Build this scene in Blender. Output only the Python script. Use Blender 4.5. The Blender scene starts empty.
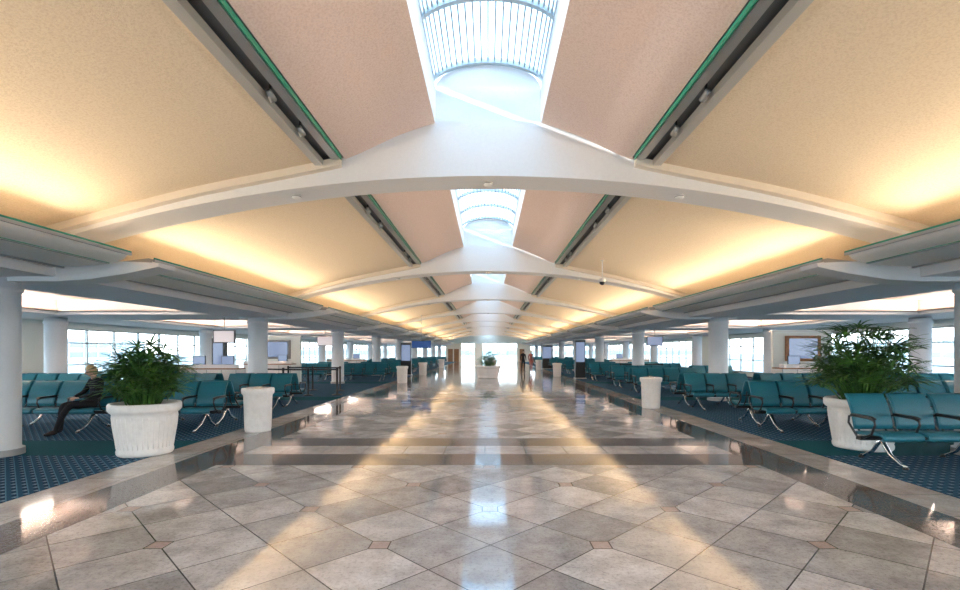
import bpy, math, random
from mathutils import Vector, Matrix
random.seed(7)
S=bpy.context.scene
C=bpy.context.collection
F=485.0; H=1.6; C0=7.6; BAY=8.55
KS=list(range(-2,9))
YMIN=C0-2*BAY; YMAX=C0+8*BAY

# ---------------------------------------------------------------- materials
def pm(name,col,rough=0.5,metal=0.0,emis=None,es=0.0,coat=0.0,spec=0.5):
    m=bpy.data.materials.new(name); m.use_nodes=True
    b=m.node_tree.nodes['Principled BSDF']
    b.inputs['Base Color'].default_value=(*col,1)
    b.inputs['Roughness'].default_value=rough
    b.inputs['Metallic'].default_value=metal
    b.inputs['Coat Weight'].default_value=coat
    b.inputs['Specular IOR Level'].default_value=spec
    if emis: 
        b.inputs['Emission Color'].default_value=(*emis,1); b.inputs['Emission Strength'].default_value=es
    return m
class NT:
    def __init__(s,m): s.t=m.node_tree; s.b=s.t.nodes['Principled BSDF']
    def n(s,typ): return s.t.nodes.new(typ)
    def link(s,a,b): s.t.links.new(a,b)
    def math(s,op,a,b=None,c=None):
        n=s.n('ShaderNodeMath'); n.operation=op
        for i,v in enumerate((a,b,c)):
            if v is None: continue
            if isinstance(v,(int,float)): n.inputs[i].default_value=v
            else: s.link(v,n.inputs[i])
        return n.outputs[0]
    def mix(s,f,a,b,bt='MIX'):
        n=s.n('ShaderNodeMix'); n.data_type='RGBA'; n.blend_type=bt
        for inp,v in ((n.inputs[0],f),(n.inputs[6],a),(n.inputs[7],b)):
            if isinstance(v,(int,float)): inp.default_value=v
            elif isinstance(v,tuple): inp.default_value=(*v,1)
            else: s.link(v,inp)
        return n.outputs[2]
    def noise(s,scale,detail=4,vec=None,rough=0.5):
        n=s.n('ShaderNodeTexNoise'); n.inputs['Scale'].default_value=scale; n.inputs['Detail'].default_value=detail
        n.inputs['Roughness'].default_value=rough
        if vec is not None: s.link(vec,n.inputs['Vector'])
        return n.outputs[0]
    def pos(s):
        g=s.n('ShaderNodeNewGeometry'); return g.outputs['Position']
    def xyz(s,v):
        n=s.n('ShaderNodeSeparateXYZ'); s.link(v,n.inputs[0]); return n.outputs
    def ramp(s,f,stops):
        n=s.n('ShaderNodeValToRGB'); e=n.color_ramp.elements
        while len(e)<len(stops): e.new(0.5)
        for i,(p,c) in enumerate(stops): e[i].position=p; e[i].color=(*c,1)
        s.link(f,n.inputs[0]); return n.outputs[0]
    def bump(s,h,st,d=0.01):
        n=s.n('ShaderNodeBump'); n.inputs['Strength'].default_value=st; n.inputs['Distance'].default_value=d
        s.link(h,n.inputs['Height']); s.link(n.outputs[0],s.b.inputs['Normal'])

def plaster(name,c1,c2,scale=45,rough=0.9,bst=0.5):
    m=pm(name,c1,rough,spec=0.2); t=NT(m); p=t.pos()
    f=t.noise(scale,3,p,0.7); big=t.noise(0.8,2,p)
    col=t.ramp(f,[(0.36,c2),(0.56,c1)])
    col=t.mix(t.math('MULTIPLY',big,0.12),col,tuple(x*0.8 for x in c1))
    t.link(col,t.b.inputs['Base Color']); t.bump(f,bst,0.01); return m
M_beige=plaster('acoustic_beige',(0.86,0.71,0.53),(0.76,0.60,0.43),45,0.9,0.25)
M_pink=plaster('acoustic_pink',(0.88,0.70,0.62),(0.77,0.58,0.50),45,0.9,0.25)
M_white=plaster('white_plaster',(0.87,0.84,0.82),(0.85,0.82,0.80),20,0.7,0.05)
M_cream=plaster('cream_plaster',(0.86,0.75,0.62),(0.84,0.73,0.60),20,0.7,0.05)
M_lowc=plaster('soffit_paint',(0.82,0.78,0.77),(0.80,0.76,0.75),20,0.6,0.05)
M_tray=plaster('tray_paint',(0.76,0.62,0.55),(0.74,0.60,0.53),20,0.7,0.05)
M_col=plaster('column_paint',(0.72,0.74,0.77),(0.70,0.72,0.75),20,0.45,0.03)
M_wallp=plaster('wall_paint',(0.74,0.78,0.74),(0.72,0.76,0.72),20,0.7,0.05)
M_metal=pm('brushed_metal',(0.62,0.60,0.57),0.4,0.6)
M_shelf=plaster('shelf_lacquer',(0.86,0.81,0.74),(0.84,0.79,0.72),10,0.35,0.02)
M_dark=pm('dark_channel',(0.20,0.20,0.20),0.5)
M_grey=pm('grey_metal',(0.38,0.37,0.36),0.4,0.4)
M_green=pm('green_glass_edge',(0.02,0.20,0.12),0.15,0,(0.03,0.5,0.28),0.03)  # faint green glow put into the glass edge, which is no lamp
M_frame=pm('alu_frame',(0.50,0.54,0.55),0.4,0.4)
M_slat=pm('skylight_slat',(0.50,0.53,0.56),0.5,0.2)
M_black=pm('black_plastic',(0.02,0.02,0.022),0.35)
M_chrome=pm('chrome',(0.75,0.75,0.75),0.15,1.0)
M_potw=plaster('pot_glaze',(0.82,0.78,0.75),(0.76,0.72,0.69),12,0.5,0.1)
M_soil=plaster('soil',(0.06,0.04,0.025),(0.02,0.015,0.01),60,0.95,1)
M_blue=pm('sign_blue',(0.02,0.07,0.22),0.4,0,(0.05,0.2,0.8),0.05)
M_wood=plaster('brown_panel',(0.36,0.17,0.08),(0.26,0.12,0.06),6,0.4,0.02)
M_screen=pm('screen',(0.02,0.02,0.03),0.15,0,(0.35,0.45,0.7),0.2)
M_conc=plaster('apron_concrete',(0.45,0.45,0.44),(0.39,0.39,0.38),1.5,0.9,0.1)
M_bldg=plaster('far_building',(0.60,0.62,0.62),(0.56,0.58,0.58),2,0.9,0.1)
M_bwin=pm('far_building_glass',(0.20,0.28,0.30),0.2)

def vinyl():
    m=pm('teal_vinyl',(0.012,0.15,0.205),0.38); t=NT(m); p=t.pos()
    f=t.noise(90,2,p); col=t.ramp(f,[(0.3,(0.012,0.125,0.175)),(0.7,(0.020,0.175,0.235))])
    t.link(col,t.b.inputs['Base Color']); t.bump(f,0.15,0.002); return m
M_teal=vinyl()
def leafm():
    m=pm('palm_leaf',(0.05,0.16,0.03),0.4); t=NT(m); p=t.pos()
    f=t.noise(5,3,p); col=t.ramp(f,[(0.35,(0.025,0.085,0.02)),(0.65,(0.12,0.26,0.05))])
    t.link(col,t.b.inputs['Base Color']); return m
M_leaf=leafm()
def glassm(name,tint,g_=0.07):
    m=bpy.data.materials.new(name); m.use_nodes=True; nt=m.node_tree
    nt.nodes.remove(nt.nodes['Principled BSDF']); o=nt.nodes['Material Output']
    a=nt.nodes.new('ShaderNodeBsdfTransparent'); a.inputs[0].default_value=(*tint,1)
    g=nt.nodes.new('ShaderNodeBsdfGlossy'); g.inputs['Roughness'].default_value=0.02
    x=nt.nodes.new('ShaderNodeMixShader'); x.inputs[0].default_value=g_
    nt.links.new(a.outputs[0],x.inputs[1]); nt.links.new(g.outputs[0],x.inputs[2]); nt.links.new(x.outputs[0],o.inputs[0])
    return m
M_glass=glassm('window_glass',(0.80,0.90,0.92))
M_sglass=glassm('skylight_glass',(0.50,0.63,0.73))

def floorm():
    m=pm('polished_granite',(0.5,0.45,0.4),0.1); t=NT(m); p=t.pos(); X,Y,Z=t.xyz(p)
    ax=t.math('ABSOLUTE',X)
    def near(v,period,off):
        a=t.math('ADD',v,-off+period/2+period*40); a=t.math('MODULO',a,period); return t.math('ADD',a,-period/2)
    yy=t.math('ABSOLUTE',near(Y,BAY,7.93))
    E=0.917
    y0=t.math('ADD',Y,-4.94)
    u=t.math('DIVIDE',t.math('ADD',t.math('ADD',X,-0.02),y0),E); v=t.math('DIVIDE',t.math('SUBTRACT',t.math('ADD',X,-0.02),y0),E)
    du=t.math('ABSOLUTE',near(u,1.0,0)); dv=t.math('ABSOLUTE',near(v,1.0,0))
    g=t.math('LESS_THAN',t.math('MINIMUM',du,dv),0.008)
    d2=t.math('ADD',t.math('ABSOLUTE',near(u,2.0,0)),t.math('ABSOLUTE',near(v,2.0,0)))
    red=t.math('LESS_THAN',d2,0.17); redg=t.math('LESS_THAN',t.math('ABSOLUTE',t.math('ADD',d2,-0.17)),0.012)
    def rnd(a,b):
        c=t.n('ShaderNodeCombineXYZ'); t.link(t.math('FLOOR',a),c.inputs[0]); t.link(t.math('FLOOR',b),c.inputs[1])
        w=t.n('ShaderNodeTexWhiteNoise'); w.noise_dimensions='2D'; t.link(c.outputs[0],w.inputs['Vector']); return w.outputs['Value']
    n1=t.noise(2.6,8,p,0.72); n2=t.noise(34,4,p,0.75)
    light=t.ramp(n1,[(0.32,(0.40,0.37,0.355)),(0.5,(0.60,0.565,0.545)),(0.68,(0.78,0.755,0.735))])
    sp=t.ramp(n2,[(0.36,(0.58,0.56,0.55)),(0.50,(1,1,1))]); 
    light=t.mix(0.7,light,sp,'MULTIPLY')
    r=rnd(u,v)
    tone=t.math('ADD',t.math('MULTIPLY',r,0.60),0.62)
    comb=t.n('ShaderNodeCombineXYZ'); [t.link(tone,comb.inputs[i]) for i in range(3)]
    lightd=t.mix(1.0,light,comb.outputs[0],'MULTIPLY')
    lightd=t.mix(g,lightd,(0.09,0.08,0.075))
    redc=t.mix(0.5,(0.50,0.30,0.23),light)
    lightd=t.mix(red,lightd,redc); lightd=t.mix(redg,lightd,(0.12,0.09,0.08))
    gx=t.math('LESS_THAN',t.math('ABSOLUTE',near(X,0.65,0.6)),0.005)
    gy=t.math('LESS_THAN',t.math('ABSOLUTE',near(Y,0.7125,7.93-0.356)),0.005)
    dark=t.ramp(n2,[(0.3,(0.09,0.073,0.068)),(0.55,(0.18,0.15,0.14)),(0.75,(0.29,0.255,0.24))])
    warm=t.mix(0.35,light,(0.54,0.48,0.45),'MIX')
    def rng(v,a,b): return t.math('MULTIPLY',t.math('GREATER_THAN',v,a),t.math('LESS_THAN',v,b))
    col=lightd
    cross=t.math('LESS_THAN',yy,1.07)
    col=t.mix(cross,col,warm)
    col=t.mix(rng(yy,0.33,1.07),col,dark)
    inside=t.math('LESS_THAN',ax,3.85)
    out=t.mix(rng(ax,3.85,4.5),warm,dark)
    col=t.mix(inside,out,col)
    straight=t.math('MAXIMUM',t.math('SUBTRACT',1.0,inside),cross)
    gg=t.math('MULTIPLY',straight,t.math('MAXIMUM',gx,gy))
    edges=t.math('LESS_THAN',t.math('MINIMUM',t.math('ABSOLUTE',t.math('ADD',ax,-3.85)),t.math('ABSOLUTE',t.math('ADD',ax,-4.5))),0.006)
    col=t.mix(t.math('MAXIMUM',gg,edges),col,(0.08,0.07,0.065))
    t.link(col,t.b.inputs['Base Color'])
    ro=t.math('ADD',t.math('MULTIPLY',n1,0.12),0.015); t.link(ro,t.b.inputs['Roughness'])
    t.b.inputs['IOR'].default_value=1.75
    return m
M_floor=floorm()
def carpetm():
    m=pm('teal_carpet',(0.02,0.1,0.13),0.95,spec=0.1); t=NT(m); p=t.pos(); X,Y,Z=t.xyz(p)
    def near(v,period,off):
        a=t.math('ADD',v,-off+period/2+period*200); a=t.math('MODULO',a,period); return t.math('ABSOLUTE',t.math('ADD',a,-period/2))
    yy=near(Y,BAY,8.1)
    a=near(X,0.13,0); b=near(Y,0.13,0); a2=near(X,0.13,0.065); b2=near(Y,0.13,0.065)
    dot=t.math('LESS_THAN',t.math('MAXIMUM',a,b),0.022)
    dot2=t.math('LESS_THAN',t.math('ADD',a2,b2),0.036)
    line=t.math('LESS_THAN',near(t.math('ADD',X,Y),0.13,0.03),0.008)
    base=t.mix(t.noise(160,2,p),(0.014,0.058,0.115),(0.026,0.098,0.175))
    c=t.mix(dot,base,(0.20,0.28,0.37)); c=t.mix(dot2,c,(0.006,0.018,0.05)); c=t.mix(line,c,(0.08,0.20,0.30))
    solid=t.mix(t.noise(160,2,p),(0.008,0.080,0.105),(0.012,0.105,0.135))
    c=t.mix(t.math('LESS_THAN',yy,0.62),c,solid)
    t.link(c,t.b.inputs['Base Color']); t.bump(t.noise(300,2,p),0.4,0.004); return m
M_carpet=carpetm()

# ---------------------------------------------------------------- mesh builder
class MB:
    def __init__(s): s.v=[]; s.f=[]; s.m=[]; s.sm=[]; s.mats=[]
    def mi(s,m):
        if m not in s.mats: s.mats.append(m)
        return s.mats.index(m)
    def add(s,vs,fs,m,smooth=False):
        o=len(s.v); s.v+= [tuple(x) for x in vs]; k=s.mi(m)
        for f in fs: s.f.append([i+o for i in f]); s.m.append(k); s.sm.append(smooth)
    def box(s,x0,x1,y0,y1,z0,z1,m):
        if x0>x1: x0,x1=x1,x0
        vs=[(x0,y0,z0),(x1,y0,z0),(x1,y1,z0),(x0,y1,z0),(x0,y0,z1),(x1,y0,z1),(x1,y1,z1),(x0,y1,z1)]
        s.add(vs,[(0,3,2,1),(4,5,6,7),(0,1,5,4),(1,2,6,5),(2,3,7,6),(3,0,4,7)],m)
    def tube(s,pts,r,m,n=8,caps=True):
        pts=[Vector(p) for p in pts]; rs=r if isinstance(r,(list,tuple)) else [r]*len(pts)
        vs=[]; fs=[]
        up=None
        for i,p in enumerate(pts):
            d=(pts[min(i+1,len(pts)-1)]-pts[max(i-1,0)]).normalized()
            if up is None:
                up=Vector((0,0,1)) if abs(d.z)<0.9 else Vector((1,0,0))
            a=d.cross(up).normalized(); b=a.cross(d).normalized(); up=b
            for j in range(n):
                t=2*math.pi*j/n; vs.append(p+(a*math.cos(t)+b*math.sin(t))*rs[i])
        for i in range(len(pts)-1):
            for j in range(n):
                k=(j+1)%n; fs.append((i*n+j,i*n+k,(i+1)*n+k,(i+1)*n+j))
        if caps: fs.append(tuple(range(n))[::-1]); fs.append(tuple((len(pts)-1)*n+j for j in range(n)))
        s.add(vs,fs,m,True)
    def lathe(s,prof,m,c=(0,0,0),n=32,smooth=True,flute=0.0):
        vs=[];fs=[]
        for (r,z) in prof:
            for j in range(n):
                t=2*math.pi*j/n; rr=r*(1+flute*(1 if j%2 else -1))
                vs.append((c[0]+rr*math.cos(t),c[1]+rr*math.sin(t),c[2]+z))
        for i in range(len(prof)-1):
            for j in range(n):
                k=(j+1)%n; fs.append((i*n+j,i*n+k,(i+1)*n+k,(i+1)*n+j))
        s.add(vs,fs,m,smooth)
    def prism(s,poly,a0,a1,m,axis='y',smooth=False):
        n=len(poly); f=(lambda p,q,a:(p,a,q)) if axis=='y' else (lambda p,q,a:(a,p,q))
        vs=[f(p,q,a0) for p,q in poly]+[f(p,q,a1) for p,q in poly]
        s.add(vs,[(i,(i+1)%n,(i+1)%n+n,i+n) for i in range(n)],m,smooth)
        s.add(vs,[tuple(range(n))[::-1],tuple(range(n,2*n))],m)
    def band(s,x_s,zlo,zhi,y0,y1,m):
        vs=[];fs=[]
        for x in x_s:
            vs+=[(x,y0,zlo(x)),(x,y1,zlo(x)),(x,y1,zhi(x)),(x,y0,zhi(x))]
        for i in range(len(x_s)-1):
            a=i*4;b=a+4
            for j in range(4):
                k=(j+1)%4; fs.append((a+j,b+j,b+k,a+k))
        e=(len(x_s)-1)*4
        fs+=[(0,1,2,3),(e+3,e+2,e+1,e)]
        s.add(vs,fs,m)
    def mesh(s,name):
        me=bpy.data.meshes.new(name); me.from_pydata(s.v,[],s.f)
        for m in s.mats: me.materials.append(m)
        me.polygons.foreach_set('material_index',s.m); me.polygons.foreach_set('use_smooth',s.sm)
        me.update(); return me
    def obj(s,name,loc=(0,0,0),rot=0,parent=None):
        return put(s.mesh(name),name,loc,rot,parent)
def put(me,name,loc=(0,0,0),rot=0,parent=None,scale=1):
    o=bpy.data.objects.new(name,me); C.objects.link(o); o.location=loc; o.rotation_euler=(0,0,rot); o.scale=(scale,)*3
    if parent: o.parent=parent
    return o
def thick(pts,t):
    L=[];R=[]
    for i,p in enumerate(pts):
        a=pts[max(i-1,0)];b=pts[min(i+1,len(pts)-1)]
        dx,dy=b[0]-a[0],b[1]-a[1];l=math.hypot(dx,dy);nx,ny=-dy/l*t/2,dx/l*t/2
        k=0.6 if i in(0,len(pts)-1) else 1
        L.append((p[0]+nx*k,p[1]+ny*k));R.append((p[0]-nx*k,p[1]-ny*k))
    return L+R[::-1]

# ---------------------------------------------------------------- shell
Y0=YMIN-1; Y1=YMAX+4
b=MB(); b.box(-16.3,16.3,Y0,Y1,-0.12,0,M_floor); b.obj('floor')
for sx in (-1,1):
    b=MB(); b.box(sx*5.15,sx*15.97,Y0+0.05,Y1-0.05,0.0,0.005,M_carpet); b.obj('carpet')
b=MB(); b.box(-400,400,-400,500,-0.6,-0.5,M_conc); b.obj('apron_ground')
for sx in (-1,1):
    b=MB(); xa,xb=sx*92,sx*105
    b.box(xa,xb,10,130,-0.5,4.6,M_bldg)
    for z in (0.4,2.6): b.box(xa-sx*0.1,xa,12,128,z,z+1.2,M_bwin)
    y=14
    while y<128: b.box(xa-sx*0.25,xa,y,y+0.4,-0.5,4.6,M_bldg); y+=4
    b.obj('distant_building')

PT=[(0.8,5.05),(1.32,4.87),(2.1,4.52),(2.6,4.40),(4.33,4.05),(5.6,3.73),(6.74,3.41),(7.1,3.30)]
def P(x):
    x=abs(x)
    if x<=PT[0][0]: return PT[0][1]
    for i in range(len(PT)-1):
        if x<=PT[i+1][0]:
            p0=PT[max(i-1,0)];p1=PT[i];p2=PT[i+1];p3=PT[min(i+2,len(PT)-1)]
            t=(x-p1[0])/(p2[0]-p1[0])
            m1=(p2[1]-p0[1])/(p2[0]-p0[0])*(p2[0]-p1[0]); m2=(p3[1]-p1[1])/(p3[0]-p1[0])*(p2[0]-p1[0])
            t2=t*t;t3=t2*t
            return (2*t3-3*t2+1)*p1[1]+(t3-2*t2+t)*m1+(-2*t3+3*t2)*p2[1]+(t3-t2)*m2
    return PT[-1][1]
def lin(a,b_,n): return [a+(b_-a)*i/n for i in range(n+1)]
b=MB()
for sx in (-1,1):
    for (xa,xb,m,n) in ((0.8,2.15,M_pink,10),(2.55,7.1,M_beige,24)):
        xs=[sx*x for x in lin(xa,xb,n)]
        vs=[(x,y,P(x)) for x in xs for y in (Y0,Y1)]; vs+=[(x,y,P(x)+0.06) for x in xs for y in (Y0,Y1)]
        o=len(xs)*2
        fs=[(2*i,2*i+1,2*i+3,2*i+2) for i in range(len(xs)-1)]
        b.add(vs,fs,m,True); b.add(vs,[tuple(k+o for k in f) for f in fs],m,True)
    xs0,xs1=sx*2.15,sx*2.55
    b.add([(xs0,Y0,P(2.15)),(xs0,Y1,P(2.15)),(xs0,Y1,4.8),(xs0,Y0,4.8)],[(0,1,2,3)],M_grey)
    b.add([(xs1,Y0,P(2.55)),(xs1,Y1,P(2.55)),(xs1,Y1,4.8),(xs1,Y0,4.8)],[(0,1,2,3)],M_grey)
    b.box(xs0,xs1,Y0,Y1,4.53,4.8,M_dark)
    b.box(sx*7.1,sx*7.16,Y0,Y1,3.1,3.4,M_beige)
    b.box(sx*0.8,sx*0.9,Y0,Y1,5.05,5.62,M_white)
b.obj('ceiling')

for sx in (-1,1):
    b=MB(); ZL=2.75; ZT=3.20
    b.box(sx*6.6,sx*8.5,Y0,Y1,ZL,3.12,M_lowc); b.box(sx*13.2,sx*16.3,Y0,Y1,ZL,ZT,M_lowc)
    b.box(sx*8.5,sx*8.55,Y0,Y1,ZL+0.1,ZT,M_lowc)
    for k in range(-3,9):
        c=C0+k*BAY
        ya=max(c-1.3,Y0); yb=min(c+1.3,Y1)
        if yb>ya: b.box(sx*8.5,sx*13.2,ya,yb,ZL,ZT,M_lowc)
    b.box(sx*8.5,sx*13.2,Y0,Y1,ZT,ZT+0.06,M_tray)
    for k in range(-3,9):
        c=C0+k*BAY; ya=c+1.3; yb=c+BAY-1.3
        if ya<Y0: continue
        if yb>Y1: break
        for (x0,x1,y0,y1) in ((8.5,8.8,ya,yb),(12.9,13.2,ya,yb),(8.8,12.9,ya,ya+0.3),(8.8,12.9,yb-0.3,yb)):
            b.box(sx*x0,sx*x1,y0,y1,2.84,2.88,M_tray)
    b.box(sx*16.3,sx*21.5,Y0-3,Y1+3,2.85,3.1,M_lowc)  # unseen outdoor overhang, added to keep low sun off the carpet
    b.obj('ceiling_soffit')

def ZB(x): return 4.25-0.0225*x*x
b=MB()
xs=lin(-7.1,7.1,64)
b.band(xs,ZB,lambda x:max(P(x)+0.03,ZB(x)+0.02),-0.3,0.3,M_white)
for sx in (-1,1):
    xr=[sx*x for x in lin(2.2,7.05,30)]
    b.band(xr,lambda x:P(x)-0.11,lambda x:P(x)+0.01,-0.42,-0.3,M_cream)
    b.band(xr,lambda x:P(x)-0.11,lambda x:P(x)+0.01,0.3,0.42,M_cream)
b.band(lin(-0.8,0.8,16),lambda x:5.06,lambda x:5.60+0.42*math.sqrt(max(0,1-(x/0.82)**2)),-0.18,0.18,M_white)
arch=b.mesh('arch_beam')
for k in KS: put(arch,'arch_beam',(0,C0+k*BAY,0))

b=MB()
def VZ(x): return 5.62+0.42*math.sqrt(max(0,1-(x/0.9)**2))
ya,yb=0.19,BAY-0.19
for i in range(27):
    th=math.pi*(i+0.5)/27; x=0.86*math.cos(th); z=VZ(x)
    b.box(x-0.011,x+0.011,ya,yb,z-0.03,z+0.01,M_slat)
for y in lin(ya+0.04,yb-0.04,6):
    b.band(lin(-0.88,0.88,20),lambda x:VZ(x)-0.06,lambda x:VZ(x)+0.02,y-0.035,y+0.035,M_frame)
xs=lin(-0.9,0.9,24)
vs=[(x,y,VZ(x)+0.05) for x in xs for y in (0,BAY)]
b.add(vs,[(2*i,2*i+1,2*i+3,2*i+2) for i in range(24)],M_sglass,True)
sky=b.mesh('skylight')
for k in KS[:-1]: put(sky,'skylight',(0,C0+k*BAY,0))

b=MB()
for sx in (-1,1):
    b.box(sx*2.165,sx*2.176,0.42,BAY-0.42,4.44,4.50,M_green)
    b.box(sx*2.20,sx*2.32,0.42,BAY-0.42,4.45,4.50,M_metal)
    b.box(sx*2.44,sx*2.56,0.42,BAY-0.42,4.36,4.45,M_metal)
    for y in (BAY-2.3,BAY-1.45,2.0,3.1):
        b.tube([(sx*2.38,y,4.56),(sx*2.38,y,4.44)],0.015,M_black)
        b.tube([(sx*2.38,y-0.05,4.43),(sx*2.37,y+0.06,4.38)],[0.032,0.04],M_grey,12)
trk=b.mesh('spotlight_track')
for k in KS[:-1]: put(trk,'spotlight_track',(0,C0+k*BAY,0))

for sx in (-1,1):
    b=MB()
    pr=[(5.42,3.10),(5.50,3.02),(5.66,2.965),(5.9,2.93),(6.2,2.91),(6.42,2.91),(6.58,2.92)]
    poly=[(sx*p,q) for p,q in thick(pr,0.035)]
    b.prism(poly,0.28,BAY-0.28,M_shelf,'y',True)
    b.box(sx*5.398,sx*5.412,0.25,BAY-0.25,3.10,3.125,M_green)
    b.box(sx*5.395,sx*5.425,0.25,BAY-0.25,3.06,3.10,M_grey)
    b.box(sx*6.42,sx*6.46,0.25,BAY-0.25,2.87,2.92,M_grey)
    b.box(sx*5.69,sx*5.70,0.3,BAY-0.3,2.935,2.95,M_green)
    b.box(sx*5.70,sx*5.74,0.3,BAY-0.3,2.925,2.945,M_grey)
    for y in (0.26,BAY-0.30):
        b.prism([(sx*p,q) for p,q in pr+[(6.58,2.99),(5.5,3.12)]],y,y+0.04,M_grey,'y')
    sh=b.mesh('light_shelf')
    for k in KS[:-1]: put(sh,'light_shelf',(0,C0+k*BAY,0))
    b=MB()
    poly=[(sx*p,q) for p,q in [(5.02,2.96),(5.04,2.90),(5.5,2.80),(6.1,2.71),(6.6,2.68),(8.2,2.68),(8.2,2.76),(6.62,2.76),(6.62,3.02),(6.0,3.0)]]
    b.prism(poly,-0.2,0.2,M_white,'y')
    br=b.mesh('bracket_beam')
    for k in KS: put(br,'bracket_beam',(0,C0+k*BAY,0))

b=MB()
b.lathe([(0.0,0.0),(0.34,0.0),(0.34,0.10),(0.30,0.11),(0.30,2.52),(0.325,2.53),(0.325,2.6),(0.30,2.61),(0.30,2.72),(0,2.72)],M_col,n=36)
b.lathe([(0.343,0.0),(0.343,0.10)],M_grey,n=36)
colm=b.mesh('column')
for k in KS:
    for x in (-14.3,-7.62,7.62,14.3):
        put(colm,'column',(x,C0+k*BAY-0.1,0.005))

for i,sx in enumerate((-1,1)):
    nm='left' if sx<0 else 'right'
    b=MB(); b.box(sx*16.0,sx*16.25,Y0,Y1,0.0,0.35,M_wallp); b.box(sx*16.0,sx*16.25,Y0,Y1,2.5,2.75,M_wallp)
    if sx<0: b.box(sx*15.95,sx*16.25,16.4,18.2,0.35,2.5,M_wallp)
    b.box(sx*15.95,sx*16.25,33,38,0.35,2.5,M_wallp)
    b.obj('wall_'+nm)
    b=MB(); b.box(sx*15.98,sx*16.0,Y0,Y1,0.007,0.10,M_black); b.obj('baseboard_'+nm)
    b=MB(); y=Y0
    while y<Y1:
        b.box(sx*16.03,sx*16.13,y-0.03,y+0.03,0.35,2.5,M_frame); y+=BAY/6
    for z in (0.38,1.1,1.95,2.47): b.box(sx*16.04,sx*16.12,Y0,Y1,z-0.025,z+0.025,M_frame)
    b.add([(sx*16.08,Y0,0.35),(sx*16.08,Y1,0.35),(sx*16.08,Y1,2.5),(sx*16.08,Y0,2.5)],[(0,1,2,3)],M_glass)
    b.obj('window_%d'%(i+1))
def endwall(name,y,win,solid=True):
    b=MB()
    b.box(-16.2,-7,y,y+0.2,0,0.3,M_wallp); b.box(7,16.2,y,y+0.2,0,0.3,M_wallp)
    b.box(-16.2,-7,y,y+0.2,2.5,3.3,M_wallp); b.box(7,16.2,y,y+0.2,2.5,3.3,M_wallp)
    b.box(-7,7,y,y+0.2,3.0,6.3,M_wallp)
    if solid:
        for (xa,xb) in ((-7,-4.4),(-2.2,-0.9),(4.8,7)): b.box(xa,xb,y-0.02,y+0.2,0,3.0,M_cream)
        for xx in (-6.2,-5.2,5.6): b.box(xx-0.4,xx+0.4,y-0.08,y-0.02,0,2.1,M_wood)
    b.obj(name)
    b=MB()
    x=-16.0
    while x<16.01:
        b.box(x-0.04,x+0.04,y+0.05,y+0.15,0 if abs(x)<7 else 0.3,3.0 if abs(x)<7 else 2.5,M_frame); x+=1.6
    b.box(-7,7,y+0.05,y+0.15,2.2,2.28,M_frame); b.box(-7,7,y+0.05,y+0.15,1.0,1.06,M_frame)
    b.add([(-16,y+.1,0),(16,y+.1,0),(16,y+.1,3),(-16,y+.1,3)],[(0,1,2,3)],M_glass)
    b.obj(win)
endwall('wall_back',Y1,'window_3'); endwall('wall_front',Y0-0.2,'window_4',False)  # front wall's unseen glazing behind the camera is added for fill light
b=MB(); b.box(-60,60,Y1+55,Y1+65,-0.5,2.6,M_bldg); b.box(-58,58,Y1+54.9,Y1+55,0.8,2.0,M_bwin); b.obj('distant_building')

# ---------------------------------------------------------------- furniture
def seat_mesh(n):
    b=MB(); W=0.56; PT_=0.62
    sp=[(-0.30,0.37),(-0.335,0.395),(-0.33,0.43),(-0.28,0.452),(-0.15,0.448),(0.0,0.43),(0.12,0.415),(0.185,0.425)]
    bp=[(0.19,0.46),(0.20,0.54),(0.225,0.64),(0.26,0.75),(0.31,0.86),(0.36,0.94),(0.385,0.965)]
    for i in range(n):
        xc=(i-(n-1)/2)*PT_; x0=xc-W/2; x1=xc+W/2
        for prof in (thick(sp,0.05),thick(bp,0.05)):
            b.prism(prof,x0+0.02,x1-0.02,M_teal,'x',True)
        for prof in (thick(sp,0.034),thick(bp,0.034)):
            b.prism(prof,x0,x0+0.02,M_teal,'x',True); b.prism(prof,x1-0.02,x1,M_teal,'x',True)
        b.prism(thick([(0.245,0.63),(0.249,0.65)],0.06),x0+0.02,x1-0.02,M_black,'x')
        b.tube([(x0+0.08,0.16,0.40),(x0+0.08,0.25,0.50),(x0+0.08,0.30,0.72)],0.014,M_black,6)
        b.tube([(x1-0.08,0.16,0.40),(x1-0.08,0.25,0.50),(x1-0.08,0.30,0.72)],0.014,M_black,6)
    for i in range(n+1):
        x=(i-n/2)*PT_
        b.tube([(x,0.10,0.38),(x,0.26,0.55),(x,0.25,0.645),(x,0.18,0.665),(x,-0.14,0.66),(x,-0.22,0.635),(x,-0.235,0.58),(x,-0.17,0.44),(x,-0.02,0.37)],0.016,M_black,6)
        b.prism([(0.20,0.675),(0.18,0.695),(-0.16,0.69),(-0.23,0.665),(-0.22,0.65),(-0.14,0.665),(0.18,0.67)],x-0.026,x+0.026,M_black,'x')
    X=n/2*PT_+0.02
    b.box(-X,X,0.0,0.09,0.33,0.385,M_black)
    for x in (-X+0.33,X-0.33):
        b.tube([(x,0.045,0.35),(x,-0.02,0.26),(x,-0.12,0.14),(x,-0.30,0.045),(x,-0.38,0.03)],[0.032,0.03,0.026,0.022,0.02],M_chrome,8)
        b.tube([(x,0.045,0.35),(x,0.11,0.26),(x,0.20,0.14),(x,0.36,0.045),(x,0.43,0.03)],[0.032,0.03,0.026,0.022,0.02],M_chrome,8)
        for y in (-0.37,0.42): b.lathe([(0,0.0),(0.035,0.0),(0.035,0.02),(0.015,0.035),(0,0.035)],M_black,(x,y,0),10)
    return b.mesh('airport_bench_seat')
SM={n:seat_mesh(n) for n in (2,3,4)}
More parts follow.
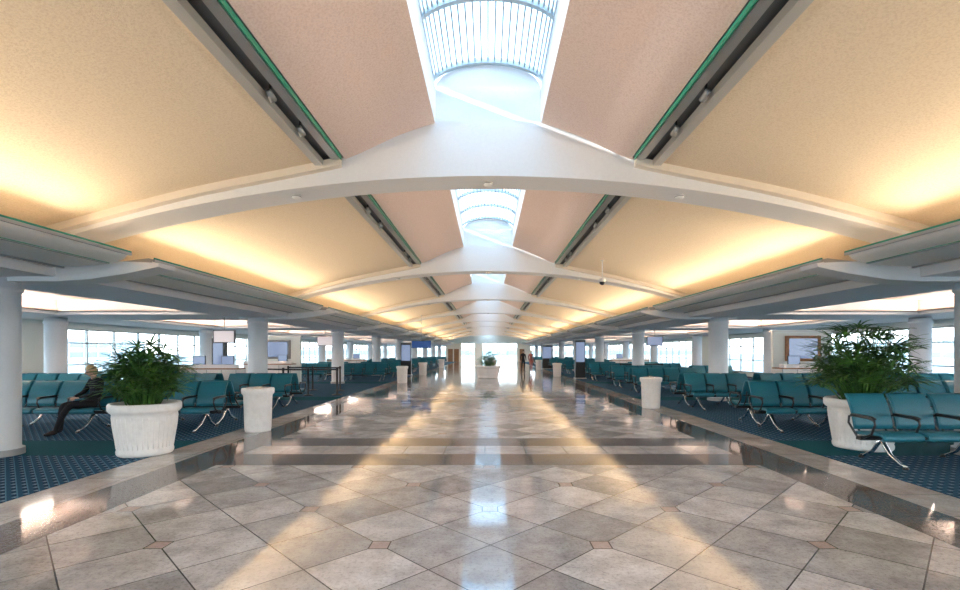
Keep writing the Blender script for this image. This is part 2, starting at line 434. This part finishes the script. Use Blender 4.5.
def seats(n,x0,y,face=-1,sx=1):
    xc=sx*(x0+n*0.31)
    put(SM[n],'airport_bench_seating',(xc,y,0.005),0 if face<0 else math.pi)
seats(3,5.36,6.95,-1,1); seats(3,8.05,6.95,-1,1)
for sx in (-1,1):
    rows=[(9.95,-1),(11.0,1),(13.6,-1),(14.65,1)]
    for (y,fc) in rows:
        seats(3,5.5 if y<10 else 5.6,y,fc,sx); seats(4,7.8,y,fc,sx) ; 
        if y>12: seats(4,11.1,y,fc,sx)
    for base in (18.6,):
        for (y,fc) in ((base,-1),(base+1.05,1),(base+3.2,-1),(base+4.25,1)):
            if sx<0 and y<23: 
                if y<21: seats(4,10.4,y,fc,sx)
                continue
            seats(4,5.6,y,fc,sx)
            if y>20 and sx>0: seats(3,9.3,y,fc,sx)
    for bb in range(3,8):
        yb=C0+bb*BAY-BAY+1.4
        if yb<24.5: continue
        for (dy,fc) in ((0.6,-1),(1.65,1),(4.2,-1),(5.25,1)):
            if yb+dy>Y1-2: continue
            seats(4,5.6,yb+dy,fc,sx); seats(3,8.9,yb+dy,fc,sx)

def palm(seed,h,w,nst=34):
    r=random.Random(seed); b=MB()
    for i in range(nst):
        a=i*2.39996+r.uniform(-0.3,0.3); rad=r.uniform(0.0,0.26)
        q=math.sqrt((i+0.5)/nst)
        zf=r.random()
        tip=Vector((math.cos(a)*q*w*0.36,math.sin(a)*q*w*0.36,h*(0.16+0.66*zf*math.sqrt(max(0.05,1-0.8*q*q)))))
        base=Vector((math.cos(a)*rad*0.8,math.sin(a)*rad*0.8,-0.1))
        mid=base.lerp(tip,0.5)+Vector((0,0,0.08))
        b.tube([base,mid,tip],[0.012,0.009,0.005],M_leaf,5)
        out=Vector((math.cos(a),math.sin(a),r.uniform(-0.1,1.0))).normalized()
        side=out.cross(Vector((0,0,1))).normalized(); up=side.cross(out).normalized()
        nl=r.randint(8,11)
        for j in range(nl):
            t=(j/(nl-1)-0.5)*math.radians(240)
            d=(out*math.cos(t)+side*math.sin(t)+up*r.uniform(-0.1,0.35)).normalized()
            Ln=r.uniform(0.28,0.46)*(1-0.12*abs(t)); wd=r.uniform(0.014,0.021)
            sd=d.cross(up+Vector((0.01,0.02,0.3))).normalized()
            vs=[];N=5
            p=tip.copy(); dd=d.copy()
            for s in range(N+1):
                f=s/N; ww=wd*(math.sin(math.pi*min(1,f*0.85+0.12))**0.8)*(1.0 if s<N else 0.1)
                vs+=[p-sd*ww,p+Vector((0,0,-0.004)),p+sd*ww]
                p=p+dd*(Ln/N); dd=(dd+Vector((0,0,-0.15))).normalized()
            fs=[]
            for s in range(N):
                k=s*3; fs+=[(k,k+1,k+4,k+3),(k+1,k+2,k+5,k+4)]
            b.add(vs,fs,M_leaf,True)
    return b
def planter(name,loc,pot_h,pot_r,seed,h,w,nst):
    e=bpy.data.objects.new(name,None); C.objects.link(e); e.location=loc
    b=MB(); r=pot_r; hh=pot_h
    b.lathe([(0,0),(r*0.74,0),(r*0.77,hh*0.03),(r*0.78,hh*0.08),(r*0.76,hh*0.11),(r*0.80,hh*0.3),(r*0.86,hh*0.55),(r*0.89,hh*0.74),(r*0.885,hh*0.80),(r*0.96,hh*0.84),(r,hh*0.88),(r,hh*0.97),(r*0.97,hh),(r*0.90,hh),(r*0.87,hh*0.96),(r*0.86,hh*0.9)],M_potw,n=48)
    for i in range(36):
        t=2*math.pi*i/36
        c,s_=math.cos(t),math.sin(t)
        b.tube([(r*0.755*c,r*0.755*s_,hh*0.14),(r*0.79*c,r*0.79*s_,hh*0.3),(r*0.85*c,r*0.85*s_,hh*0.55),(r*0.88*c,r*0.88*s_,hh*0.74)],0.008,M_potw,6)
    b.obj('pot',parent=e)
    b=MB(); b.lathe([(0,hh*0.93),(r*0.45,hh*0.93),(r*0.87,hh*0.90)],M_soil,n=32); b.obj('soil',parent=e)
    p=palm(seed,h,w,nst); p.obj('foliage',loc=(0,0,hh*0.93),parent=e)
    return e
planter('potted_palm',(-5.40,7.65,0.006),0.80,0.49,11,1.20,1.28,125)
planter('potted_palm',(6.25,8.1,0.006),0.82,0.54,5,1.56,1.85,160)
planter('potted_palm',(0.0,29.8,0.0),0.75,0.82,21,0.85,1.3,40)
planter('potted_palm',(0.3,52,0.0),0.75,0.7,22,1.2,1.5,40)

b=MB()
b.lathe([(0,0),(0.24,0),(0.245,0.03),(0.25,0.05),(0.27,0.72),(0.28,0.74),(0.305,0.77),(0.31,0.84),(0.30,0.87),(0.23,0.875),(0.21,0.86)],M_potw,n=40)
b.lathe([(0.21,0.86),(0.19,0.80),(0,0.78)],M_black,n=40)
b.lathe([(0.23,0.876),(0.225,0.885),(0.205,0.885),(0.203,0.86)],M_chrome,n=40)
binm=b.mesh('trash_bin')
for (x,y) in ((-4.67,9.85),(4.67,13.9),(-4.42,25),(4.5,31.6),(-4.5,33.5),(4.6,44),(-4.6,48)):
    put(binm,'trash_bin',(x,y,0.0))

b=MB()
b.lathe([(0,0),(0.18,0),(0.18,0.015),(0.14,0.03),(0.04,0.045),(0.036,0.05),(0.036,0.90),(0.045,0.90),(0.045,0.99),(0.03,1.01),(0,1.01)],M_black,n=20)
stm=b.mesh('queue_stanchion')
posts=[(-8.6,18.4),(-7.6,18.0),(-6.6,17.8),(-5.6,18.0),(-8.4,20.4),(-7.3,20.2),(-6.1,20.0)]
posts_r=[(9.2,25.6),(8.1,25.6),(7.0,25.6)]
for p in posts+posts_r: put(stm,'queue_stanchion',(p[0],p[1],0.006))
b=MB()
for seq in (posts[:4],posts[4:],posts_r):
    for a,c in zip(seq[:-1],seq[1:]):
        a=Vector(a);c=Vector(c); d=(c-a).normalized()*0.045; a+=d;c-=d
        b.add([(a.x,a.y,0.92),(c.x,c.y,0.92),(c.x,c.y,0.98),(a.x,a.y,0.98)],[(0,1,2,3)],M_black)
b.obj('queue_belt')

def counter(x,y,w,name='gate_counter'):
    e=bpy.data.objects.new(name,None); C.objects.link(e); e.location=(x,y,0.006)
    b=MB(); b.box(-w/2,w/2,-0.3,0.3,0.0,0.08,M_black); b.box(-w/2,w/2,-0.35,0.35,0.08,1.0,M_potw)
    for i in range(int(w/0.5)+1):
        xx=-w/2+i*w/int(w/0.5); b.box(xx-0.01,xx+0.01,-0.357,-0.35,0.1,0.98,M_grey)
    b.obj('desk',parent=e)
    b=MB(); b.box(-w/2-0.05,w/2+0.05,-0.42,0.2,1.0,1.04,M_wood); b.box(-w/2,w/2,-0.40,-0.15,1.04,1.16,M_white); b.obj('top',parent=e)
    b=MB()
    for xx in (-w/4,w/4):
        b.box(xx-0.22,xx+0.22,0.05,0.09,1.14,1.46,M_black); b.box(xx-0.20,xx+0.20,0.045,0.05,1.16,1.44,M_screen)
        b.box(xx-0.03,xx+0.03,0.06,0.1,1.04,1.2,M_black); b.box(xx-0.12,xx+0.12,0.0,0.18,1.04,1.055,M_black)
    b.obj('monitors',parent=e)
def backwall(x,y,w,m,name='gate_sign_wall'):
    b=MB(); b.box(-w/2,w/2,0,0.15,0,2.35,M_wallp); b.box(-w/2-0.05,w/2+0.05,-0.03,0.18,2.35,2.42,M_metal)
    b.box(-w*0.3,w*0.3,-0.05,0,1.25,2.2,m); b.box(-w*0.24,w*0.24,-0.06,-0.05,1.35,2.1,M_screen)
    b.obj(name,(x,y,0.006))
counter(-9.6,16.9,2.0); counter(11.6,17.3,2.6); backwall(11.8,18.2,2.2,M_wood)
backwall(-10.6,24.3,2.4,M_dark); counter(-10.4,23.2,2.2); counter(9.6,33.0,2.5); counter(-9.6,33,2.5)
def totem(x,y,h,w):
    b=MB(); b.box(-w/2-0.06,w/2+0.06,-0.2,0.2,0,0.06,M_grey); b.box(-w/2,w/2,-0.12,0.12,0.06,h,M_black)
    b.box(-w/2+0.05,w/2-0.05,-0.128,-0.12,1.0,h-0.12,M_screen); b.box(-w/2,w/2,-0.14,0.14,h,h+0.04,M_metal)
    b.obj('information_totem',(x,y,0.006))
totem(5.5,29.0,2.3,0.6); totem(-9.9,17.9,2.1,0.45); totem(-5.6,33.2,2.2,0.7); totem(5.6,46,2.2,0.9)
def hang(x,y,w=0.8,h=0.48,z=2.15,top=2.75,m=None,name='hanging_monitor'):
    b=MB(); b.tube([(0,0.03,top),(0,0.03,z)],0.02,M_metal); b.box(-w/2,w/2,0,0.07,z-h/2,z+h/2,M_black)
    b.box(-w/2+0.03,w/2-0.03,-0.005,0,z-h/2+0.03,z+h/2-0.03,m or M_screen); b.box(-0.1,0.1,-0.02,0.08,top-0.02,top,M_metal)
    b.obj(name,(x,y,0))
M_screen2=pm('screen_light',(0.3,0.3,0.3),0.2,0,(0.9,0.75,0.75),0.2)
hang(-8.55,15.7,0.7,0.42,2.1,m=M_screen2); hang(8.4,24.4); hang(-8.2,24.4,m=M_screen2)
hang(-4.4,32,1.3,0.5,2.1,P(4.4),M_blue,'hanging_sign')
b=MB(); zt=P(3.3)-0.012
b.tube([(0,0,zt-0.01),(0,0,3.72)],0.018,M_white); b.lathe([(0,3.74),(0.07,3.73),(0.09,3.68),(0.09,3.62)],M_white,n=20)
b.lathe([(0.085,3.62),(0.075,3.57),(0.04,3.535),(0,3.525)],M_black,n=20); b.lathe([(0.0,zt),(0.06,zt-0.005),(0.0,zt-0.025)],M_white,n=16)
b.obj('security_camera',(3.3,14.0,0))
b=MB(); b.lathe([(0,-0.055),(0.05,-0.05),(0.07,-0.03),(0.075,0.0),(0,0.0)],M_white,n=20); b.lathe([(0.072,-0.022),(0.078,-0.016),(0.072,-0.01)],M_dark,n=20)
sd=b.mesh('smoke_detector')
for k in range(0,4):
    for x in (-3.0,0,3.0): put(sd,'smoke_detector',(x,C0+k*BAY,ZB(x)-0.001))

# ---------------------------------------------------------------- people
M_skin=pm('skin',(0.62,0.36,0.26),0.5); M_cloth=plaster('black_cloth',(0.014,0.014,0.017),(0.022,0.022,0.026),80,0.85,0.3)
M_hair=plaster('blonde_hair',(0.66,0.50,0.28),(0.46,0.33,0.17),60,0.5,0.6)
M_eye=pm('eye',(0.03,0.03,0.03),0.2); M_lip=pm('lips',(0.5,0.18,0.15),0.5)
def skin_mesh(name,joints,edges,root,mat,sub=2):
    names=list(joints); me=bpy.data.meshes.new(name+'_sk')
    me.from_pydata([joints[n][0] for n in names],[(names.index(a),names.index(c)) for a,c in edges],[])
    o=bpy.data.objects.new(name+'_sk',me); C.objects.link(o)
    md=o.modifiers.new('s','SKIN'); md.use_smooth_shade=True
    for i,n in enumerate(names):
        r=joints[n][1]; r=r if isinstance(r,tuple) else (r,r)
        me.skin_vertices[0].data[i].radius=r; me.skin_vertices[0].data[i].use_root=(n==root)
    ss=o.modifiers.new('u','SUBSURF'); ss.levels=sub; ss.render_levels=sub
    dg=bpy.context.evaluated_depsgraph_get(); ev=o.evaluated_get(dg)
    out=bpy.data.meshes.new_from_object(ev); out.name=name
    bpy.data.objects.remove(o)
    out.materials.clear(); out.materials.append(mat)
    for p in out.polygons: p.use_smooth=True; p.material_index=0
    return out
def head_parts(parent,loc,pitch,yaw,hairmat):
    e=bpy.data.objects.new('head',None); C.objects.link(e); e.parent=parent; e.location=loc; e.rotation_euler=(pitch,0,yaw)
    b=MB(); N=36;Mr=24; vs=[];fs=[]
    for i in range(Mr+1):
        ph=math.pi*i/Mr; z=math.cos(ph)
        for j in range(N):
            th=2*math.pi*j/N; x=math.sin(ph)*math.cos(th); y=math.sin(ph)*math.sin(th)
            X=x*0.074; Yv=y*0.092; Zv=z*0.112
            if z<0: X*=1-0.30*z*z-0.08*abs(z); 
            if y<0:
                f=-y
                nose=math.exp(-((x/0.13)**2))*math.exp(-(((z+0.12)/0.20)**2))
                Yv-=0.024*nose*f
                eye=math.exp(-(((abs(x)-0.42)/0.17)**2))*math.exp(-(((z-0.06)/0.12)**2)); Yv+=0.010*eye*f
                ch=math.exp(-((x/0.3)**2))*math.exp(-(((z+0.80)/0.16)**2)); Yv-=0.012*ch
                Yv-=0.004*math.exp(-((x/0.28)**2))*math.exp(-(((z+0.46)/0.08)**2))
            vs.append((X,Yv,Zv))
    for i in range(Mr):
        for j in range(N):
            k=(j+1)%N; fs.append((i*N+j,(i+1)*N+j,(i+1)*N+k,i*N+k))
    b.add(vs,fs,M_skin,True)
    for sx in (-1,1):
        b.lathe([(0,-0.008),(0.008,-0.004),(0.009,0),(0.008,0.004),(0,0.008)],M_eye,(sx*0.030,-0.076,0.006),10)
        b.tube([(sx*0.018,-0.086,0.026),(sx*0.032,-0.085,0.030),(sx*0.046,-0.076,0.026)],0.003,hairmat,5)
        b.tube([(sx*0.072,0.0,0.02),(sx*0.084,0.008,0.02),(sx*0.086,0.01,0.0),(sx*0.080,0.004,-0.02),(sx*0.070,-0.002,-0.025)],[0.006,0.009,0.008,0.008,0.005],M_skin,6)
    b.tube([(-0.022,-0.080,-0.052),(0,-0.087,-0.052),(0.022,-0.080,-0.052)],[0.002,0.005,0.002],M_lip,6)
    b.obj('face',parent=e)
    b=MB(); vs=[];fs=[]
    for i in range(Mr+1):
        ph=math.pi*0.80*i/Mr; z=math.cos(ph)
        for j in range(N):
            th=2*math.pi*j/N; x=math.sin(ph)*math.cos(th); y=math.sin(ph)*math.sin(th)
            sc=1.14+0.02*math.sin(9*th+z*5)
            if y<0.15:
                lim=0.40 if y<-0.55 else (0.0 if y<-0.25 else -0.35)
                if z<lim: sc=0.90; 
            vs.append((x*0.074*sc,y*0.092*sc+0.005,z*0.112*sc+0.004))
    for i in range(Mr):
        for j in range(N):
            k=(j+1)%N; fs.append((i*N+j,(i+1)*N+j,(i+1)*N+k,i*N+k))
    b.add(vs,fs,hairmat,True); b.obj('hair',parent=e)
def hand(parent,w,d,nrm,side,name):
    w=Vector(w); d=Vector(d).normalized(); nrm=Vector(nrm).normalized(); s=d.cross(nrm).normalized()*side
    b=MB()
    vs=[];fs=[];K=12
    for (t,wd,th) in ((0,0.022,0.016),(0.03,0.032,0.017),(0.06,0.040,0.016),(0.085,0.042,0.013),(0.097,0.038,0.009)):
        for j in range(K):
            a=2*math.pi*j/K; vs.append(w+d*t+s*(wd*math.cos(a))+nrm*(th*math.sin(a)))
    for i in range(4):
        for j in range(K):
            k=(j+1)%K; fs.append((i*K+j,i*K+k,(i+1)*K+k,(i+1)*K+j))
    fs+=[tuple(range(K)),tuple(range(4*K,5*K))]
    b.add(vs,fs,M_skin,True)
    for i,L in enumerate((0.070,0.078,0.072,0.056)):
        o=(1.5-i)*0.021; p0=w+d*0.082+s*o; pts=[p0]; dd=d.copy()
        for f in (0.45,0.32,0.23):
            dd=(dd-nrm*0.38).normalized(); pts.append(pts[-1]+dd*L*f)
        b.tube(pts,[0.0095,0.009,0.008,0.006],M_skin,8)
    pts=[w+d*0.025+s*0.028]; dd=(d+s*0.9).normalized()
    for L in (0.03,0.028,0.024): pts.append(pts[-1]+dd*L); dd=(dd+d*0.35-nrm*0.2).normalized()
    b.tube(pts,[0.013,0.011,0.010,0.007],M_skin,8)
    b.obj(name,parent=parent)
def seated():
    e=bpy.data.objects.new('seated_woman',None); C.objects.link(e)
    J={'pelvis':((0,0.0,0.555),(0.15,0.12)),'waist':((0,0.05,0.70),(0.125,0.105)),'chest':((0,0.06,0.86),(0.145,0.11)),'up':((0,0.04,0.97),(0.13,0.095)),
       'nb':((0,0.02,1.055),0.058),'nt':((0,-0.005,1.095),0.05)}
    E=[('pelvis','waist'),('waist','chest'),('chest','up'),('up','nb'),('nb','nt')]
    for s,n in ((-1,'r'),(1,'l')):
        fw=-0.08 if s>0 else 0.0
        J.update({'sh'+n:((s*0.155,0.04,1.0),0.062),'ua'+n:((s*0.205,0.0,0.88),0.052),'el'+n:((s*0.23,-0.06,0.765),0.044),'fa'+n:((s*0.17,-0.19,0.725),0.036),'wr'+n:((s*0.085,-0.30,0.69),0.026),
           'hp'+n:((s*0.085,-0.06,0.535),0.095),'th'+n:((s*0.10,-0.26,0.545),0.084),'kn'+n:((s*0.11,-0.47,0.545),0.066),
           'ca'+n:((s*0.12,-0.49+fw*1.2,0.36),0.060),'an'+n:((s*0.12,-0.50+fw*2.4,0.105),0.042),'he'+n:((s*0.12,-0.50+fw*2.4,0.055),0.044),'bo'+n:((s*0.13,-0.60+fw*2.4,0.042),(0.045,0.036)),'to'+n:((s*0.135,-0.69+fw*2.4,0.032),(0.036,0.024))})
        E+=[('up','sh'+n),('sh'+n,'ua'+n),('ua'+n,'el'+n),('el'+n,'fa'+n),('fa'+n,'wr'+n),('pelvis','hp'+n),('hp'+n,'th'+n),('th'+n,'kn'+n),('kn'+n,'ca'+n),('ca'+n,'an'+n),('an'+n,'he'+n),('he'+n,'bo'+n),('bo'+n,'to'+n)]
    me=skin_mesh('body',J,E,'pelvis',M_cloth); put(me,'body',parent=e)
    b=MB(); b.tube([(0,0.02,1.05),(0,-0.005,1.10),(0,-0.02,1.15)],[0.05,0.047,0.05],M_skin,16); b.obj('neck',parent=e)
    head_parts(e,(0,-0.035,1.21),0.30,-0.35,M_hair)
    for s,n in ((-1,'r'),(1,'l')):
        hand(e,(s*0.088,-0.295,0.688),(-s*0.75,-0.65,-0.12),(0,-0.1,1),s,'hand_'+n)
    return e
w=seated(); w.location=(-8.11,9.97,0.0); w.rotation_euler=(0,0,-0.42)
M_shirt=pm('shirt',(0.35,0.10,0.08),0.8)
def standing(loc,rot,mat,nm):
    e=bpy.data.objects.new(nm,None); C.objects.link(e); e.location=loc; e.rotation_euler=(0,0,rot)
    J={'pelvis':((0,0,0.95),(0.14,0.10)),'waist':((0,0,1.10),(0.12,0.09)),'chest':((0,0,1.28),(0.145,0.105)),'up':((0,0,1.38),(0.13,0.09)),'nb':((0,0,1.46),0.055),'nt':((0,-0.01,1.52),0.048)}
    E=[('pelvis','waist'),('waist','chest'),('chest','up'),('up','nb'),('nb','nt')]
    for s,n in ((-1,'r'),(1,'l')):
        J.update({'sh'+n:((s*0.17,0,1.41),0.06),'el'+n:((s*0.23,0.02,1.13),0.043),'wr'+n:((s*0.235,-0.06,0.90),0.027),
          'hp'+n:((s*0.09,0,0.90),0.09),'kn'+n:((s*0.10,-0.02-s*0.05,0.50),0.06),'an'+n:((s*0.10,0.03-s*0.08,0.10),0.037),'he'+n:((s*0.10,0.03-s*0.08,0.045),0.04),'to'+n:((s*0.11,-0.12-s*0.08,0.03),(0.036,0.025))})
        E+=[('up','sh'+n),('sh'+n,'el'+n),('el'+n,'wr'+n),('pelvis','hp'+n),('hp'+n,'kn'+n),('kn'+n,'an'+n),('an'+n,'he'+n),('he'+n,'to'+n)]
    me=skin_mesh('body',J,E,'pelvis',mat); put(me,'body',parent=e)
    head_parts(e,(0,-0.02,1.62),0.05,0,M_hair if mat is M_shirt else M_eye)
    for s,n in ((-1,'r'),(1,'l')): hand(e,(s*0.235,-0.06,0.90),(0,-0.15,-1),(s,0,0),1,'hand_'+n)
standing((2.9,40,0),0.3,M_cloth,'standing_traveler'); standing((3.6,40.6,0),2.6,M_shirt,'standing_traveler')

# ---------------------------------------------------------------- lights
def area(name,loc,rot,sx,sy,power,col,spread=180):
    l=bpy.data.lights.new(name,'AREA'); l.shape='RECTANGLE'; l.size=sx; l.size_y=sy; l.energy=power; l.color=col; l.spread=math.radians(spread)
    o=bpy.data.objects.new(name,l); C.objects.link(o); o.location=loc; o.rotation_euler=rot
for k in KS[:-1]:
    yc=C0+k*BAY+BAY/2
    for sx in (-1,1):
        area('cove_uplight',(sx*6.3,yc,3.02),(math.pi,-math.radians(sx*68),0),0.16,BAY-1.2,40,(1,0.84,0.62),95)
        area('tray_light',(sx*8.66,yc,2.93),(math.pi,math.radians(sx*55),0),0.12,BAY-3.2,44,(1,0.88,0.76))
        area('tray_light',(sx*13.04,yc,2.93),(math.pi,-math.radians(sx*55),0),0.12,BAY-3.2,44,(1,0.88,0.76))
sun=bpy.data.lights.new('sun','SUN'); sun.energy=2.0; sun.angle=0.012; sun.color=(1,0.96,0.9)
so=bpy.data.objects.new('sun',sun); C.objects.link(so)
so.rotation_euler=Vector((1.3,1.2,-0.5)).to_track_quat('-Z','Y').to_euler()
wd=bpy.data.worlds.new('sky'); S.world=wd; wd.use_nodes=True; nt=wd.node_tree
bg=nt.nodes['Background']; tc=nt.nodes.new('ShaderNodeTexCoord'); sp=nt.nodes.new('ShaderNodeSeparateXYZ'); rp=nt.nodes.new('ShaderNodeValToRGB')
nt.links.new(tc.outputs['Generated'],sp.inputs[0]); nt.links.new(sp.outputs[2],rp.inputs[0]); nt.links.new(rp.outputs[0],bg.inputs[0])
e=rp.color_ramp.elements; e[0].position=0.0; e[0].color=(0.97,0.98,1,1); e[1].position=0.9; e[1].color=(0.20,0.36,0.52,1)
x=e.new(0.35); x.color=(0.68,0.83,1,1)
bg.inputs[1].default_value=3.4

cam=bpy.data.cameras.new('camera'); co=bpy.data.objects.new('camera',cam); C.objects.link(co)
co.location=(0,0,H); co.rotation_euler=(math.pi/2,0,0); cam.sensor_width=36; cam.lens=F/960*36
cam.shift_x=-8/960; cam.shift_y=57/960
cam.clip_end=1000
S.camera=co
S.view_settings.view_transform='Standard'
S.view_settings.exposure=1.6
